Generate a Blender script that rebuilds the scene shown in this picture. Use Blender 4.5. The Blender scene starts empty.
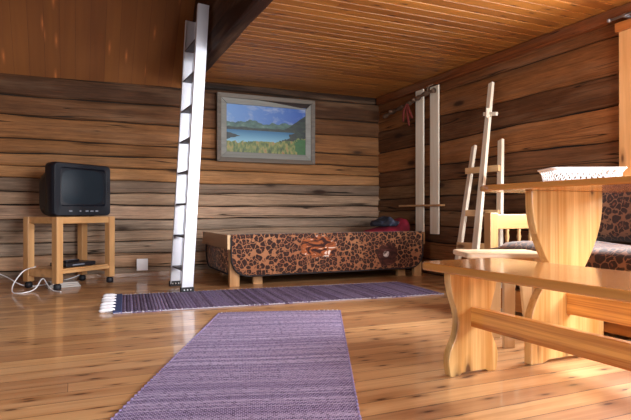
import bpy, bmesh, math, random
from mathutils import Vector, Matrix
PI = math.pi
random.seed(7)
SC = bpy.context.scene
COL = SC.collection

# ------------------------------------------------------------------ camera
cam_d = bpy.data.cameras.new('camera')
cam_d.sensor_width = 36.0
cam_d.lens = 540 * 36 / 631
cam_d.clip_start = 0.02
cam = bpy.data.objects.new('camera', cam_d)
cam.location = (0, 0, 0.63)
cam.rotation_euler = (math.radians(90.2), 0, math.radians(-24))
COL.objects.link(cam)
SC.camera = cam

# ------------------------------------------------------------------ light
world = bpy.data.worlds.new('daylight')
SC.world = world
world.use_nodes = True
bg = world.node_tree.nodes['Background']
bg.inputs[0].default_value = (0.60, 0.74, 1.0, 1)
bg.inputs[1].default_value = 1.0

def area(name, loc, size, aim, power, col):
    d = bpy.data.lights.new(name, 'AREA')
    d.shape = 'RECTANGLE'
    d.size, d.size_y = size
    d.energy = power
    d.color = col
    o = bpy.data.objects.new(name, d)
    o.location = loc
    o.rotation_euler = Vector(aim).to_track_quat('-Z', 'Y').to_euler()
    COL.objects.link(o)
    return o
area('daylight_rear', (1.95, -1.62, 0.99), (2.1, 1.15), (-0.10, 1, -0.26), 165, (0.93, 0.96, 1.0))
area('daylight_left', (-2.28, 0.75, 1.10), (1.6, 1.0), (1, -0.05, -0.35), 26, (0.88, 0.94, 1.0))
area('daylight_right', (3.40, 1.55, 1.33), (1.3, 0.86), (-1, 0, -0.6), 120, (0.98, 0.98, 1.0))

vs = SC.view_settings
vs.view_transform = 'Standard'
vs.look = 'None'
vs.gamma = 1.0
vs.use_curve_mapping = False
vs.exposure = 0.72

# ------------------------------------------------------------------ helpers
def tag(o, label=None, cat=None, group=None, kind=None):
    if label: o['label'] = label
    if cat: o['category'] = cat
    if group: o['group'] = group
    if kind: o['kind'] = kind
    return o

def empty(name, loc=(0, 0, 0), rz=0, label=None, cat=None, group=None):
    o = bpy.data.objects.new(name, None)
    o.location = loc
    o.rotation_euler = (0, 0, rz)
    o.empty_display_size = 0.1
    COL.objects.link(o)
    return tag(o, label, cat, group)

def obj(name, bm, mats, parent=None, bevel=0, smooth=False, seg=2, sub=0):
    bmesh.ops.recalc_face_normals(bm, faces=bm.faces[:])
    me = bpy.data.meshes.new(name)
    bm.to_mesh(me)
    bm.free()
    if not isinstance(mats, (list, tuple)): mats = [mats]
    for m in mats: me.materials.append(m)
    o = bpy.data.objects.new(name, me)
    COL.objects.link(o)
    if parent is not None: o.parent = parent
    if smooth:
        for p in me.polygons: p.use_smooth = True
    if bevel:
        b = o.modifiers.new('bevel', 'BEVEL')
        b.width = bevel; b.segments = seg; b.limit_method = 'ANGLE'; b.angle_limit = math.radians(40)
    if sub:
        s = o.modifiers.new('sub', 'SUBSURF'); s.levels = sub; s.render_levels = sub
    return o

def B(): return bmesh.new()

def box(bm, x0, x1, y0, y1, z0, z1, M=None, mi=0):
    vs_ = [Vector((x, y, z)) for x in (x0, x1) for y in (y0, y1) for z in (z0, z1)]
    if M is not None: vs_ = [M @ v for v in vs_]
    v = [bm.verts.new(p) for p in vs_]
    for f in ((0, 1, 3, 2), (4, 6, 7, 5), (0, 4, 5, 1), (2, 3, 7, 6), (0, 2, 6, 4), (1, 5, 7, 3)):
        fc = bm.faces.new([v[i] for i in f]); fc.material_index = mi
    return bm

def bar(bm, a, b, w, t, up=(0, 0, 1), w2=None, t2=None):
    """rectangular bar from a to b; w across, t along 'up' side"""
    a, b = Vector(a), Vector(b)
    d = (b - a).normalized()
    u = Vector(up)
    s = d.cross(u)
    if s.length < 1e-4: s = d.cross(Vector((1, 0, 0)))
    s.normalize(); u = s.cross(d).normalized()
    w2 = w if w2 is None else w2; t2 = t if t2 is None else t2
    r = []
    for p, ww, tt in ((a, w, t), (b, w2, t2)):
        r.append([bm.verts.new(p + s * i * ww / 2 + u * j * tt / 2) for i, j in ((-1, -1), (1, -1), (1, 1), (-1, 1))])
    bm.faces.new(r[0][::-1]); bm.faces.new(r[1])
    for i in range(4):
        bm.faces.new((r[0][i], r[0][(i + 1) % 4], r[1][(i + 1) % 4], r[1][i]))
    return bm

def prism(bm, pts, f, mi=0):
    """pts: 2D outline; f(u, v, side) -> 3D, side 0/1"""
    a = [bm.verts.new(f(u, v, 0)) for u, v in pts]
    b = [bm.verts.new(f(u, v, 1)) for u, v in pts]
    n = len(pts)
    fs = [bm.faces.new(a[::-1]), bm.faces.new(b)]
    for i in range(n):
        fs.append(bm.faces.new((a[i], a[(i + 1) % n], b[(i + 1) % n], b[i])))
    for q in fs: q.material_index = mi
    return bm

def catmull(P, n=8):
    P = [Vector(p) for p in P]
    Q = [P[0] * 2 - P[1]] + P + [P[-1] * 2 - P[-2]]
    out = []
    for i in range(1, len(Q) - 2):
        for k in range(n):
            t = k / n
            a, b, c, d = Q[i - 1:i + 3]
            out.append(0.5 * ((2 * b) + (c - a) * t + (2 * a - 5 * b + 4 * c - d) * t * t + (3 * b - a - 3 * c + d) * t ** 3))
    out.append(P[-1])
    return out

def tube(bm, pts, r, n=8, caps=True):
    pts = [Vector(p) for p in pts]
    rs = r if isinstance(r, (list, tuple)) else [r] * len(pts)
    rings = []
    ref = None
    for i, p in enumerate(pts):
        d = (pts[min(i + 1, len(pts) - 1)] - pts[max(i - 1, 0)]).normalized()
        if ref is None:
            ref = d.orthogonal().normalized()
        ref = (ref - d * ref.dot(d)).normalized()
        s = d.cross(ref)
        rings.append([bm.verts.new(p + (ref * math.cos(a) + s * math.sin(a)) * rs[i]) for a in [2 * PI * k / n for k in range(n)]])
    for i in range(len(rings) - 1):
        for k in range(n):
            bm.faces.new((rings[i][k], rings[i][(k + 1) % n], rings[i + 1][(k + 1) % n], rings[i + 1][k]))
    if caps:
        bm.faces.new(rings[0][::-1]); bm.faces.new(rings[-1])
    return bm

def lathe(bm, prof, c=(0, 0, 0), n=16):
    c = Vector(c)
    rings = []
    for r, z in prof:
        rings.append([bm.verts.new(c + Vector((r * math.cos(2 * PI * k / n), r * math.sin(2 * PI * k / n), z))) for k in range(n)])
    for i in range(len(rings) - 1):
        for k in range(n):
            bm.faces.new((rings[i][k], rings[i][(k + 1) % n], rings[i + 1][(k + 1) % n], rings[i + 1][k]))
    bm.faces.new(rings[0][::-1]); bm.faces.new(rings[-1])
    return bm

def rrect(x0, x1, y0, y1, r, n=6, corners=(1, 1, 1, 1)):
    """rounded rectangle outline, corners order: (x1,y1),(x0,y1),(x0,y0),(x1,y0)"""
    out = []
    cs = ((x1, y1, 0), (x0, y1, 1), (x0, y0, 2), (x1, y0, 3))
    for (cx, cy, q), on in zip(cs, corners):
        if not on:
            out.append((cx, cy)); continue
        sx = -1 if cx == x1 else 1
        sy = -1 if cy == y1 else 1
        ox, oy = cx + sx * r, cy + sy * r
        for k in range(n + 1):
            a = (q + k / n) * PI / 2
            out.append((ox + r * math.cos(a), oy + r * math.sin(a)))
    return out

# ------------------------------------------------------------------ materials
class NT:
    def __init__(s, name):
        s.m = bpy.data.materials.new(name); s.m.use_nodes = True
        s.t = s.m.node_tree; s.p = s.t.nodes['Principled BSDF']
        s.co = s.t.nodes.new('ShaderNodeTexCoord').outputs['Object']
    def n(s, kind, **kw):
        x = s.t.nodes.new('ShaderNode' + kind)
        for k, v in kw.items(): setattr(x, k, v)
        return x
    def set(s, x, i, v):
        if hasattr(v, 'is_output') or isinstance(v, bpy.types.NodeSocket): s.t.links.new(v, x.inputs[i])
        else: x.inputs[i].default_value = v
    def math(s, op, a, b=0.0, c=None, clamp=False):
        x = s.n('Math', operation=op, use_clamp=clamp)
        s.set(x, 0, a); s.set(x, 1, b)
        if c is not None: s.set(x, 2, c)
        return x.outputs[0]
    def mapping(s, scale=(1, 1, 1), loc=(0, 0, 0), rot=(0, 0, 0), src=None):
        x = s.n('Mapping')
        s.set(x, 0, src or s.co); x.inputs['Location'].default_value = loc
        x.inputs['Rotation'].default_value = rot; x.inputs['Scale'].default_value = scale
        return x.outputs[0]
    def noise(s, vec, scale=1, detail=3, rough=0.5, dist=0, out='Fac'):
        x = s.n('TexNoise')
        s.set(x, 'Vector', vec); s.set(x, 'Scale', scale); s.set(x, 'Detail', detail)
        s.set(x, 'Roughness', rough); s.set(x, 'Distortion', dist)
        return x.outputs[out]
    def vor(s, vec, scale=1, feature='F1', rnd=1.0, out='Distance'):
        x = s.n('TexVoronoi', feature=feature)
        s.set(x, 'Vector', vec); s.set(x, 'Scale', scale); s.set(x, 'Randomness', rnd)
        return x.outputs[out]
    def ramp(s, fac, stops, interp='LINEAR'):
        x = s.n('ValToRGB'); s.set(x, 0, fac)
        e = x.color_ramp.elements; x.color_ramp.interpolation = interp
        while len(e) < len(stops): e.new(0.5)
        for q, (p, c) in zip(e, stops):
            q.position = p
            q.color = (c[0], c[1], c[2], 1) if isinstance(c, (tuple, list)) else (c, c, c, 1)
        return x.outputs[0]
    def mix(s, fac, a, b, mode='MIX'):
        x = s.n('Mix', data_type='RGBA', blend_type=mode)
        for i, v in ((0, fac), (6, a), (7, b)):
            if isinstance(v, (tuple, list)): v = (v[0], v[1], v[2], 1)
            s.set(x, i, v)
        return x.outputs[2]
    def sep(s, vec):
        x = s.n('SeparateXYZ'); s.set(x, 0, vec); return x.outputs
    def comb(s, a, b, c):
        x = s.n('CombineXYZ'); s.set(x, 0, a); s.set(x, 1, b); s.set(x, 2, c); return x.outputs[0]
    def white(s, vec, out='Value', dim='3D'):
        x = s.n('TexWhiteNoise', noise_dimensions=dim)
        s.set(x, 'W' if dim == '1D' else 'Vector', vec); return x.outputs[out]
    def fin(s, col, rough=0.5, bump=None, bs=0.3, bd=0.002, coat=0, metal=0, spec=0.5, sheen=0, coat_rough=0.1):
        if isinstance(col, (tuple, list)): col = (col[0], col[1], col[2], 1)
        s.set(s.p, 'Base Color', col); s.set(s.p, 'Roughness', rough); s.set(s.p, 'Metallic', metal)
        s.set(s.p, 'Coat Weight', coat); s.set(s.p, 'Coat Roughness', coat_rough)
        s.set(s.p, 'Specular IOR Level', spec); s.set(s.p, 'Sheen Weight', sheen)
        if bump is not None:
            b = s.n('Bump'); s.set(b, 'Height', bump); b.inputs['Strength'].default_value = bs
            b.inputs['Distance'].default_value = bd
            s.t.links.new(b.outputs[0], s.p.inputs['Normal'])
        return s.m

def plain(name, col, rough=0.5, **kw):
    return NT(name).fin(col, rough, **kw)

def perm(axis, along, across):
    """scale vector with 'along' on axis and 'across' on the two others"""
    v = [across, across, across]; v['xyz'.index(axis)] = along
    return tuple(v)

def wood(name, light, mid, knot=(0.10, 0.035, 0.012), axis='x', grain=16, rough=0.32, coat=0.0, stave=0.0,
         stave_axis='y', knots=0.55, kscale=1.0, contrast=1.0, seed=0.0):
    s = NT(name)
    co = s.mapping((1, 1, 1), loc=(seed, seed * 1.7, seed * 0.6))
    xyz = s.sep(co)
    off = None
    if stave:
        cell = s.math('FLOOR', s.math('DIVIDE', xyz['XYZ'.index(stave_axis.upper())], stave))
        rnd = s.white(s.math('ADD', cell, seed + 0.5), dim='1D')
        shift = s.math('MULTIPLY', rnd, 7.0)
        vv = [0.0, 0.0, 0.0]; vv['xyz'.index(axis)] = shift
        add = s.n('VectorMath', operation='ADD'); s.set(add, 0, co); s.set(add, 1, s.comb(*vv))
        co = add.outputs[0]
    warp = s.noise(s.mapping(perm(axis, 1.5, 5), src=co), 1, 2, 0.5)
    g1 = s.noise(s.mapping(perm(axis, 0.9, grain), src=co), 1, 4, 0.55, 0.6)
    g2 = s.noise(s.mapping(perm(axis, 3.0, grain * 6), src=co), 1, 3, 0.6)
    f = s.math('ADD', s.math('MULTIPLY', g1, 0.75), s.math('MULTIPLY', g2, 0.25))
    f = s.math('MULTIPLY_ADD', s.math('SUBTRACT', f, 0.5), 3.6 * contrast, 0.5, clamp=True)
    col = s.mix(f, mid, light)
    if stave:
        tone = s.math('MULTIPLY_ADD', rnd, 0.34, 0.80)
        tc = s.comb(tone, s.math('MULTIPLY_ADD', rnd, 0.42, 0.75), s.math('MULTIPLY_ADD', rnd, 0.5, 0.70))
        col = s.mix(1.0, col, tc, 'MULTIPLY')
    if knots:
        kv = s.mapping(perm(axis, 3.2 * kscale, 8.5 * kscale), src=co)
        d = s.vor(kv, 1, 'F1'); c = s.vor(kv, 1, 'F1', out='Color')
        on = s.math('GREATER_THAN', s.sep(c)[0], 1 - knots * 0.6)
        k = s.math('MULTIPLY', on, s.ramp(d, [(0.0, 1.0), (0.13, 0.9), (0.19, 0.35), (0.36, 0.0)]))
        col = s.mix(k, col, knot)
    return s.fin(col, rough, bump=g2, bs=0.12, bd=0.001, coat=coat)

def planks(name, light, mid, knot, along, across, width, seam=0.03, rough=0.3, coat=0.0, grain=14, knots=0.4,
           length=2.6, tone=0.35, seamcol=(0.03, 0.012, 0.005), warmth=0.0, roughvar=0.08):
    """boarded surface: boards run along one axis; seams are real gaps in colour and height"""
    s = NT(name)
    xyz = s.sep(s.co)
    A = xyz['XYZ'.index(along.upper())]; Cc = xyz['XYZ'.index(across.upper())]
    q = s.math('DIVIDE', Cc, width)
    cell = s.math('FLOOR', q)
    fr = s.math('SUBTRACT', q, cell)
    r1 = s.white(cell, dim='1D')
    ash = s.math('ADD', A, s.math('MULTIPLY', r1, 9.7))
    lcell = s.math('FLOOR', s.math('DIVIDE', ash, length))
    lfr = s.math('SUBTRACT', s.math('DIVIDE', ash, length), lcell)
    r2 = s.white(s.comb(cell, lcell, 3.3))
    v = s.comb(s.math('ADD', ash, s.math('MULTIPLY', r2, 13.0)), s.math('ADD', Cc, s.math('MULTIPLY', cell, 0.37)), 0.0)
    g1 = s.noise(s.mapping((0.8, grain, 1), src=v), 1, 4, 0.55, 0.9)
    g2 = s.noise(s.mapping((3.0, grain * 6, 1), src=v), 1, 3, 0.6)
    f = s.math('ADD', s.math('MULTIPLY', g1, 0.75), s.math('MULTIPLY', g2, 0.25))
    f = s.math('MULTIPLY_ADD', s.math('SUBTRACT', f, 0.5), 2.2, 0.5, clamp=True)
    col = s.mix(f, mid, light)
    t0 = s.math('MULTIPLY_ADD', r2, tone, 1 - tone * 0.6)
    t1 = s.math('MULTIPLY_ADD', r2, tone * 1.25, 1 - tone * 0.75)
    col = s.mix(1.0, col, s.comb(t0, t1, t1), 'MULTIPLY')
    kv = s.mapping((4.6, 15.0, 1), src=v)
    x = s.n('TexVoronoi', feature='F1', voronoi_dimensions='2D'); s.set(x, 'Vector', kv); s.set(x, 'Scale', 1.0)
    d = x.outputs['Distance']; c = x.outputs['Color']
    on = s.math('GREATER_THAN', s.sep(c)[0], 1 - knots)
    k = s.math('MULTIPLY', on, s.ramp(d, [(0.0, 1.0), (0.06, 0.95), (0.11, 0.4), (0.28, 0.0)]))
    col = s.mix(k, col, knot)
    e = s.math('MINIMUM', fr, s.math('SUBTRACT', 1.0, fr))
    sm = s.math('LESS_THAN', e, seam)
    le = s.math('LESS_THAN', lfr, 0.002 / length)
    sm = s.math('MAXIMUM', sm, le)
    col = s.mix(s.math('MULTIPLY', sm, 0.8), col, seamcol)
    h = s.math('SUBTRACT', s.math('MULTIPLY', g2, 0.15), sm)
    rr = s.math('MULTIPLY_ADD', g1, roughvar, rough - roughvar / 2)
    return s.fin(col, rr, bump=h, bs=0.5, bd=0.0015, coat=coat)

def logmat(name, knot=(0.03, 0.014, 0.008), axis='x', contrast=1.0):
    """weathered hewn logs: the tone of each log comes from a per-log attribute"""
    s = NT(name)
    at = s.n('Attribute', attribute_name='logtone')
    base = at.outputs['Color']
    g0 = s.noise(s.mapping(perm(axis, 1.6, 6)), 1, 3, 0.6)
    g1 = s.noise(s.mapping(perm(axis, 1.1, 48)), 1, 5, 0.68, 0.15)
    g2 = s.noise(s.mapping(perm(axis, 7, 120)), 1, 4, 0.75)
    f = s.math('MULTIPLY_ADD', s.math('SUBTRACT', g1, 0.5), 1.7 * contrast, 1.15)
    f = s.math('MULTIPLY', f, s.math('MULTIPLY_ADD', s.math('SUBTRACT', g2, 0.5), 1.5, 1.05))
    f = s.math('MULTIPLY', f, s.math('MULTIPLY_ADD', s.math('SUBTRACT', g0, 0.5), 0.9, 1.05))
    f = s.math('MAXIMUM', f, 0.12)
    col = s.mix(1.0, base, s.comb(f, f, f), 'MULTIPLY')
    # orange-brown streaks
    st = s.noise(s.mapping(perm(axis, 0.9, 9), loc=(3, 5, 2)), 1, 3, 0.6)
    col = s.mix(s.ramp(st, [(0.50, 0.0), (0.74, 0.25)]), col, (0.42, 0.26, 0.15))
    # checks (long thin drying cracks)
    cr = s.noise(s.mapping(perm(axis, 0.30, 15), loc=(9, 1, 7)), 1, 1, 0.4, 0.1)
    cd = s.math('ABSOLUTE', s.math('SUBTRACT', cr, 0.5))
    crk = s.ramp(cd, [(0.0, 1.0), (0.004, 0.7), (0.009, 0.0)])
    ms = s.ramp(s.noise(s.mapping(perm(axis, 1.1, 3), loc=(4, 4, 4)), 1, 1, 0.5), [(0.43, 0.0), (0.50, 1.0)])
    crk = s.math('MULTIPLY', crk, ms)
    col = s.mix(crk, col, (0.012, 0.007, 0.004))
    kv = s.mapping(perm(axis, 1.9, 6.0), loc=(2, 0, 1))
    d = s.vor(kv, 1, 'F1'); c = s.vor(kv, 1, 'F1', out='Color')
    on = s.math('GREATER_THAN', s.sep(c)[0], 0.62)
    k = s.math('MULTIPLY', on, s.ramp(d, [(0.0, 1.0), (0.12, 0.85), (0.19, 0.3), (0.38, 0.0)]))
    col = s.mix(k, col, knot)
    h = s.math('SUBTRACT', s.math('ADD', s.math('MULTIPLY', g1, 1.0), s.math('MULTIPLY', g2, 0.35)), s.math('MULTIPLY', crk, 1.5))
    return s.fin(col, 0.68, bump=h, bs=0.45, bd=0.006, spec=0.2)

def leopard(name, scale=15.0, base=(0.46, 0.21, 0.095), spot=(0.030, 0.010, 0.007), tiger=None):
    s = NT(name)
    w = s.noise(s.co, 16, 3, 0.6, out='Color')
    mx = s.n('VectorMath', operation='MULTIPLY_ADD'); s.set(mx, 0, w); mx.inputs[1].default_value = (0.055,) * 3; s.set(mx, 2, s.co)
    v = mx.outputs[0]
    de = s.vor(v, scale, 'DISTANCE_TO_EDGE', rnd=0.85); f1 = s.vor(v, scale, 'F1', rnd=0.85)
    net = s.math('MULTIPLY', s.ramp(de, [(0.025, 0.0), (0.075, 1.0)]), s.ramp(f1, [(0.60, 1.0), (0.70, 0.0)]))
    cen = s.ramp(f1, [(0.12, 1.0), (0.25, 0.0)])
    bl = s.noise(s.co, 3.0, 2, 0.5)
    bcol = s.mix(s.ramp(bl, [(0.35, 0), (0.65, 1)]), base, (base[0] * 0.75, base[1] * 0.62, base[2] * 0.6))
    col = s.mix(net, bcol, spot)
    col = s.mix(s.math('MULTIPLY', cen, 0.7), col, (0.20, 0.065, 0.030))
    if tiger:
        for (tx, tz, sx, sz, c1, lo) in tiger:
            xyz = s.sep(s.co)
            dx = s.math('DIVIDE', s.math('SUBTRACT', xyz[0], tx), sx)
            dz = s.math('DIVIDE', s.math('SUBTRACT', xyz[2], tz), sz)
            rr = s.math('ADD', s.math('MULTIPLY', dx, dx), s.math('MULTIPLY', dz, dz))
            rr = s.math('ADD', rr, s.math('MULTIPLY', s.math('SUBTRACT', s.noise(s.co, 14, 2), 0.5), 1.4))
            msk = s.ramp(rr, [(0.75, 1.0), (1.0, 0.0)])
            pat = s.noise(s.mapping((10, 1, 22)), 1, 2, 0.6, 1.2)
            pc = s.ramp(pat, [(0.40, (0.035, 0.008, 0.006)), (0.50, c1), (0.575, c1), (0.62, lo)])
            col = s.mix(msk, col, pc)
    fz = s.noise(s.co, 160, 2, 0.6)
    return s.fin(col, 0.75, bump=fz, bs=0.3, bd=0.002, sheen=0.25, spec=0.25)

def rugmat(name, stripes, pitch=0.0105, fleck=0.6):
    """rag rug woven of horizontal strips (local x across, local y along the length)"""
    s = NT(name)
    xyz = s.sep(s.co)
    row = s.math('FLOOR', s.math('DIVIDE', xyz[1], pitch))
    rfr = s.math('FRACT', s.math('DIVIDE', xyz[1], pitch))
    r = s.white(row, dim='1D')
    seg = s.noise(s.comb(s.math('MULTIPLY', xyz[0], 5.0), s.math('MULTIPLY', row, 3.71), 0.0), 1, 2, 0.6)
    sel = s.math('ADD', s.math('MULTIPLY', r, 0.55), s.math('MULTIPLY', seg, 0.5))
    col = s.ramp(sel, stripes)
    # warp threads showing as light flecks
    wx = s.math('FRACT', s.math('ADD', s.math('DIVIDE', xyz[0], 0.0125), s.math('MULTIPLY', s.math('MODULO', row, 2.0), 0.5)))
    wt = s.math('LESS_THAN', wx, 0.22)
    wn = s.noise(s.mapping((25, 25, 1)), 1, 2, 0.5)
    sp = s.noise(s.mapping((55, 90, 1)), 1, 1, 0.5)
    col = s.mix(s.ramp(sp, [(0.50, 0.0), (0.62, 0.6)]), col, (0.045, 0.02, 0.07))
    col = s.mix(s.math('MULTIPLY', wt, fleck), col, (0.66, 0.60, 0.78))
    hh = s.math('SINE', s.math('MULTIPLY', rfr, PI))
    bump = s.math('ADD', hh, s.math('MULTIPLY', wn, 0.5))
    return s.fin(col, 0.95, bump=bump, bs=0.8, bd=0.004, spec=0.08)

M = {}
M['logs'] = logmat('weathered_log_grain', axis='x')
M['logs_y'] = logmat('weathered_log_grain_side', axis='y')
M['log_gap'] = plain('log_gap_shade', (0.012, 0.008, 0.005), 0.95)  # painted shade: near-black colour for the gaps between the logs
M['floor'] = planks('varnished_pine_floor', (0.74, 0.435, 0.205), (0.44, 0.195, 0.065), (0.085, 0.026, 0.010), 'x', 'y', 0.104,
                    seam=0.018, rough=0.40, coat=0.55, grain=18, knots=0.40, tone=0.42, length=40)
M['ceil'] = planks('varnished_pine_ceiling', (0.44, 0.175, 0.030), (0.24, 0.080, 0.012), (0.05, 0.012, 0.005), 'x', 'y', 0.096,
                   seam=0.0, rough=0.5, grain=12, knots=0.34, tone=0.5, coat=0.0)
M['roof'] = planks('varnished_roof_boards', (0.21, 0.072, 0.011), (0.15, 0.046, 0.007), (0.42, 0.13, 0.03), 'y', 'x', 0.125,
                   seam=0.012, rough=0.75, grain=7, knots=0.22, tone=0.16, length=30, seamcol=(0.09, 0.022, 0.006))
M['beam'] = logmat('dark_beam_grain', axis='y')
M['pine_x'] = wood('pale_pine_end_plate', (0.80, 0.53, 0.215), (0.56, 0.28, 0.07), axis='z', stave=0.062, stave_axis='x', knots=0.9, coat=0.3, grain=24, contrast=1.3, kscale=1.5)
M['pine_top'] = wood('varnished_pine_top', (0.74, 0.36, 0.10), (0.54, 0.22, 0.05), axis='y', stave=0.085, stave_axis='x', knots=0.4, coat=0.6, rough=0.22, grain=12)
M['pine_rail'] = wood('honey_pine_rail', (0.88, 0.45, 0.11), (0.50, 0.16, 0.025), axis='y', knots=0.9, coat=0.4, grain=34, seed=2.2, kscale=1.5, contrast=1.5)
M['pine_pale'] = wood('pale_pine_vertical', (0.80, 0.58, 0.32), (0.68, 0.44, 0.22), axis='z', knots=0.3, coat=0.1, grain=14)
M['pine_pale_x'] = wood('pale_pine_horizontal', (0.82, 0.54, 0.26), (0.68, 0.38, 0.15), axis='x', knots=0.35, coat=0.2, grain=14)
M['pine_pale_y'] = wood('pale_pine_lengthwise', (0.80, 0.54, 0.28), (0.66, 0.38, 0.16), axis='y', knots=0.35, coat=0.2, grain=14)
M['stool'] = wood('scrubbed_pale_pine', (0.86, 0.68, 0.46), (0.74, 0.50, 0.28), axis='x', knots=0.2, coat=0.1, grain=14, stave=0.09, stave_axis='y')
M['white_wood'] = wood('bare_whitewood', (0.92, 0.85, 0.70), (0.82, 0.70, 0.52), axis='z', knots=0.25, grain=14, rough=0.6, knot=(0.30, 0.17, 0.09))
M['stand'] = wood('oiled_pine_stand', (0.66, 0.38, 0.17), (0.50, 0.25, 0.09), axis='z', knots=0.4, grain=14)
M['stand_x'] = wood('oiled_pine_stand_rail', (0.66, 0.38, 0.17), (0.50, 0.25, 0.09), axis='x', knots=0.4, grain=14)
M['bedwood'] = wood('bed_pine', (0.60, 0.34, 0.15), (0.44, 0.22, 0.085), axis='z', knots=0.3, grain=14)
M['bedboard'] = wood('bed_end_pine', (0.40, 0.20, 0.085), (0.28, 0.125, 0.045), axis='y', knots=0.3, grain=14)
M['sofawood'] = wood('orange_pine_sofa', (0.58, 0.24, 0.05), (0.38, 0.13, 0.022), axis='y', knots=0.5, grain=16, coat=0.3)
M['sofa_end'] = wood('shaded_pine_rail', (0.50, 0.30, 0.12), (0.38, 0.20, 0.07), axis='x', knots=0.35, grain=14)  # sofa end pine darkened, its shade painted into the base colour
M['sofa_end_z'] = wood('shaded_pine_post', (0.50, 0.30, 0.12), (0.38, 0.20, 0.07), axis='z', knots=0.35, grain=14)  # same painted-in shade for posts and spindles
M['casing'] = wood('pale_window_casing', (0.80, 0.46, 0.20), (0.64, 0.32, 0.11), axis='z', knots=0.7, grain=12, coat=0.2, kscale=1.3)
M['lintel'] = wood('orange_window_head', (0.56, 0.22, 0.06), (0.40, 0.13, 0.03), axis='y', knots=0.4, grain=12)
M['leo_bed'] = leopard('leopard_plush_bedspread', 23.0,
                       tiger=[(1.99, 0.315, 0.20, 0.10, (0.38, 0.10, 0.025), (0.85, 0.72, 0.62)), (2.72, 0.22, 0.12, 0.12, (0.075, 0.020, 0.012), (0.16, 0.05, 0.04)), (2.70, 0.23, 0.035, 0.03, (0.5, 0.4, 0.36), (0.8, 0.7, 0.66))])
M['leo_sofa'] = leopard('leopard_plush_sofa', 22.0, base=(0.24, 0.115, 0.06))
M['piping'] = plain('black_piping', (0.012, 0.008, 0.010), 0.7)
M['rug'] = rugmat('lavender_rag_weave', [(0.20, (0.15, 0.11, 0.23)), (0.42, (0.28, 0.21, 0.37)), (0.60, (0.38, 0.30, 0.47)), (0.85, (0.52, 0.44, 0.63))])
M['runner'] = rugmat('plum_rag_weave', [(0.20, (0.06, 0.045, 0.08)), (0.40, (0.14, 0.10, 0.17)), (0.60, (0.21, 0.17, 0.28)), (0.85, (0.20, 0.15, 0.30))], pitch=0.022, fleck=0.18)
M['runner_band'] = plain('navy_end_band', (0.035, 0.055, 0.16), 0.85)
M['cotton'] = plain('white_cotton', (0.78, 0.77, 0.80), 0.8)
M['runner_edge'] = plain('grey_selvedge', (0.42, 0.39, 0.46), 0.85)
M['cotton_dim'] = plain('lilac_cotton_edge', (0.26, 0.20, 0.36), 0.85)
s_ = NT('brushed_aluminium')
M['alu'] = s_.fin((0.70, 0.73, 0.80), 0.42, metal=0.35, bump=s_.noise(s_.mapping((90, 90, 2)), 1, 2), bs=0.08, bd=0.001)
M['alu_rung'] = plain('rung_shade_grey', (0.07, 0.07, 0.085), 0.6)  # unlit rung undersides painted in: whole rung coloured dark grey
M['rubber'] = plain('black_rubber', (0.010, 0.011, 0.016), 0.6)
M['rivet'] = plain('steel_rivet', (0.75, 0.76, 0.80), 0.35, metal=0.8)
s_ = NT('charcoal_tv_plastic')
M['tv'] = s_.fin((0.004, 0.006, 0.012), 0.45, bump=s_.noise(s_.co, 400, 2), bs=0.1, bd=0.0005)
M['tv_screen'] = plain('tv_glass', (0.010, 0.018, 0.027), 0.45, spec=0.35)
M['tv_button'] = plain('tv_button_grey', (0.25, 0.27, 0.32), 0.4)
M['box_black'] = plain('black_box_plastic', (0.012, 0.011, 0.016), 0.4)
M['white_pl'] = plain('white_plastic', (0.88, 0.88, 0.90), 0.4)
M['paper'] = plain('newsprint', (0.50, 0.47, 0.44), 0.8)
M['tray'] = plain('white_painted_tray', (0.88, 0.87, 0.86), 0.5)
M['red_cloth'] = None
s_ = NT('crimson_fabric')
M['red_cloth'] = s_.fin(s_.mix(s_.ramp(s_.noise(s_.co, 7, 3), [(0.4, 0), (0.6, 1)]), (0.33, 0.012, 0.045), (0.22, 0.008, 0.028)), 0.8, bump=s_.noise(s_.co, 30, 3), bs=0.5, bd=0.01)
s_ = NT('dark_garment')
M['garment'] = s_.fin(s_.ramp(s_.noise(s_.co, 9, 3, 0.6), [(0.45, (0.012, 0.012, 0.020)), (0.56, (0.035, 0.045, 0.085)), (0.66, (0.16, 0.18, 0.24))]), 0.8, bump=s_.noise(s_.co, 25, 3), bs=0.6, bd=0.012)
M['branch'] = wood('grey_branch_bark', (0.14, 0.08, 0.045), (0.075, 0.04, 0.022), axis='y', grain=30, rough=0.8)
M['tassel'] = plain('brick_red_yarn', (0.13, 0.012, 0.006), 0.85)
M['frame_out'] = wood('grey_oak_frame', (0.15, 0.12, 0.09), (0.085, 0.068, 0.052), axis='x', knots=0.15, grain=22, rough=0.6)
M['frame_in'] = wood('silver_grey_slip', (0.24, 0.24, 0.21), (0.16, 0.16, 0.14), axis='x', knots=0.12, grain=18, rough=0.55)
M['frame_gap'] = plain('dark_frame_backing', (0.022, 0.011, 0.009), 0.8)
M['rod'] = plain('grey_metal_rod', (0.45, 0.45, 0.48), 0.35, metal=0.7)
M['glass'] = None
s_ = NT('window_glass')
s_.set(s_.p, 'Transmission Weight', 1.0)
M['glass'] = s_.fin((1, 1, 1), 0.0)
M['base'] = wood('dark_baseboard', (0.34, 0.19, 0.10), (0.22, 0.115, 0.06), axis='x', knots=0.3, grain=14)
M['bark_post'] = M['sofawood']

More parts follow.
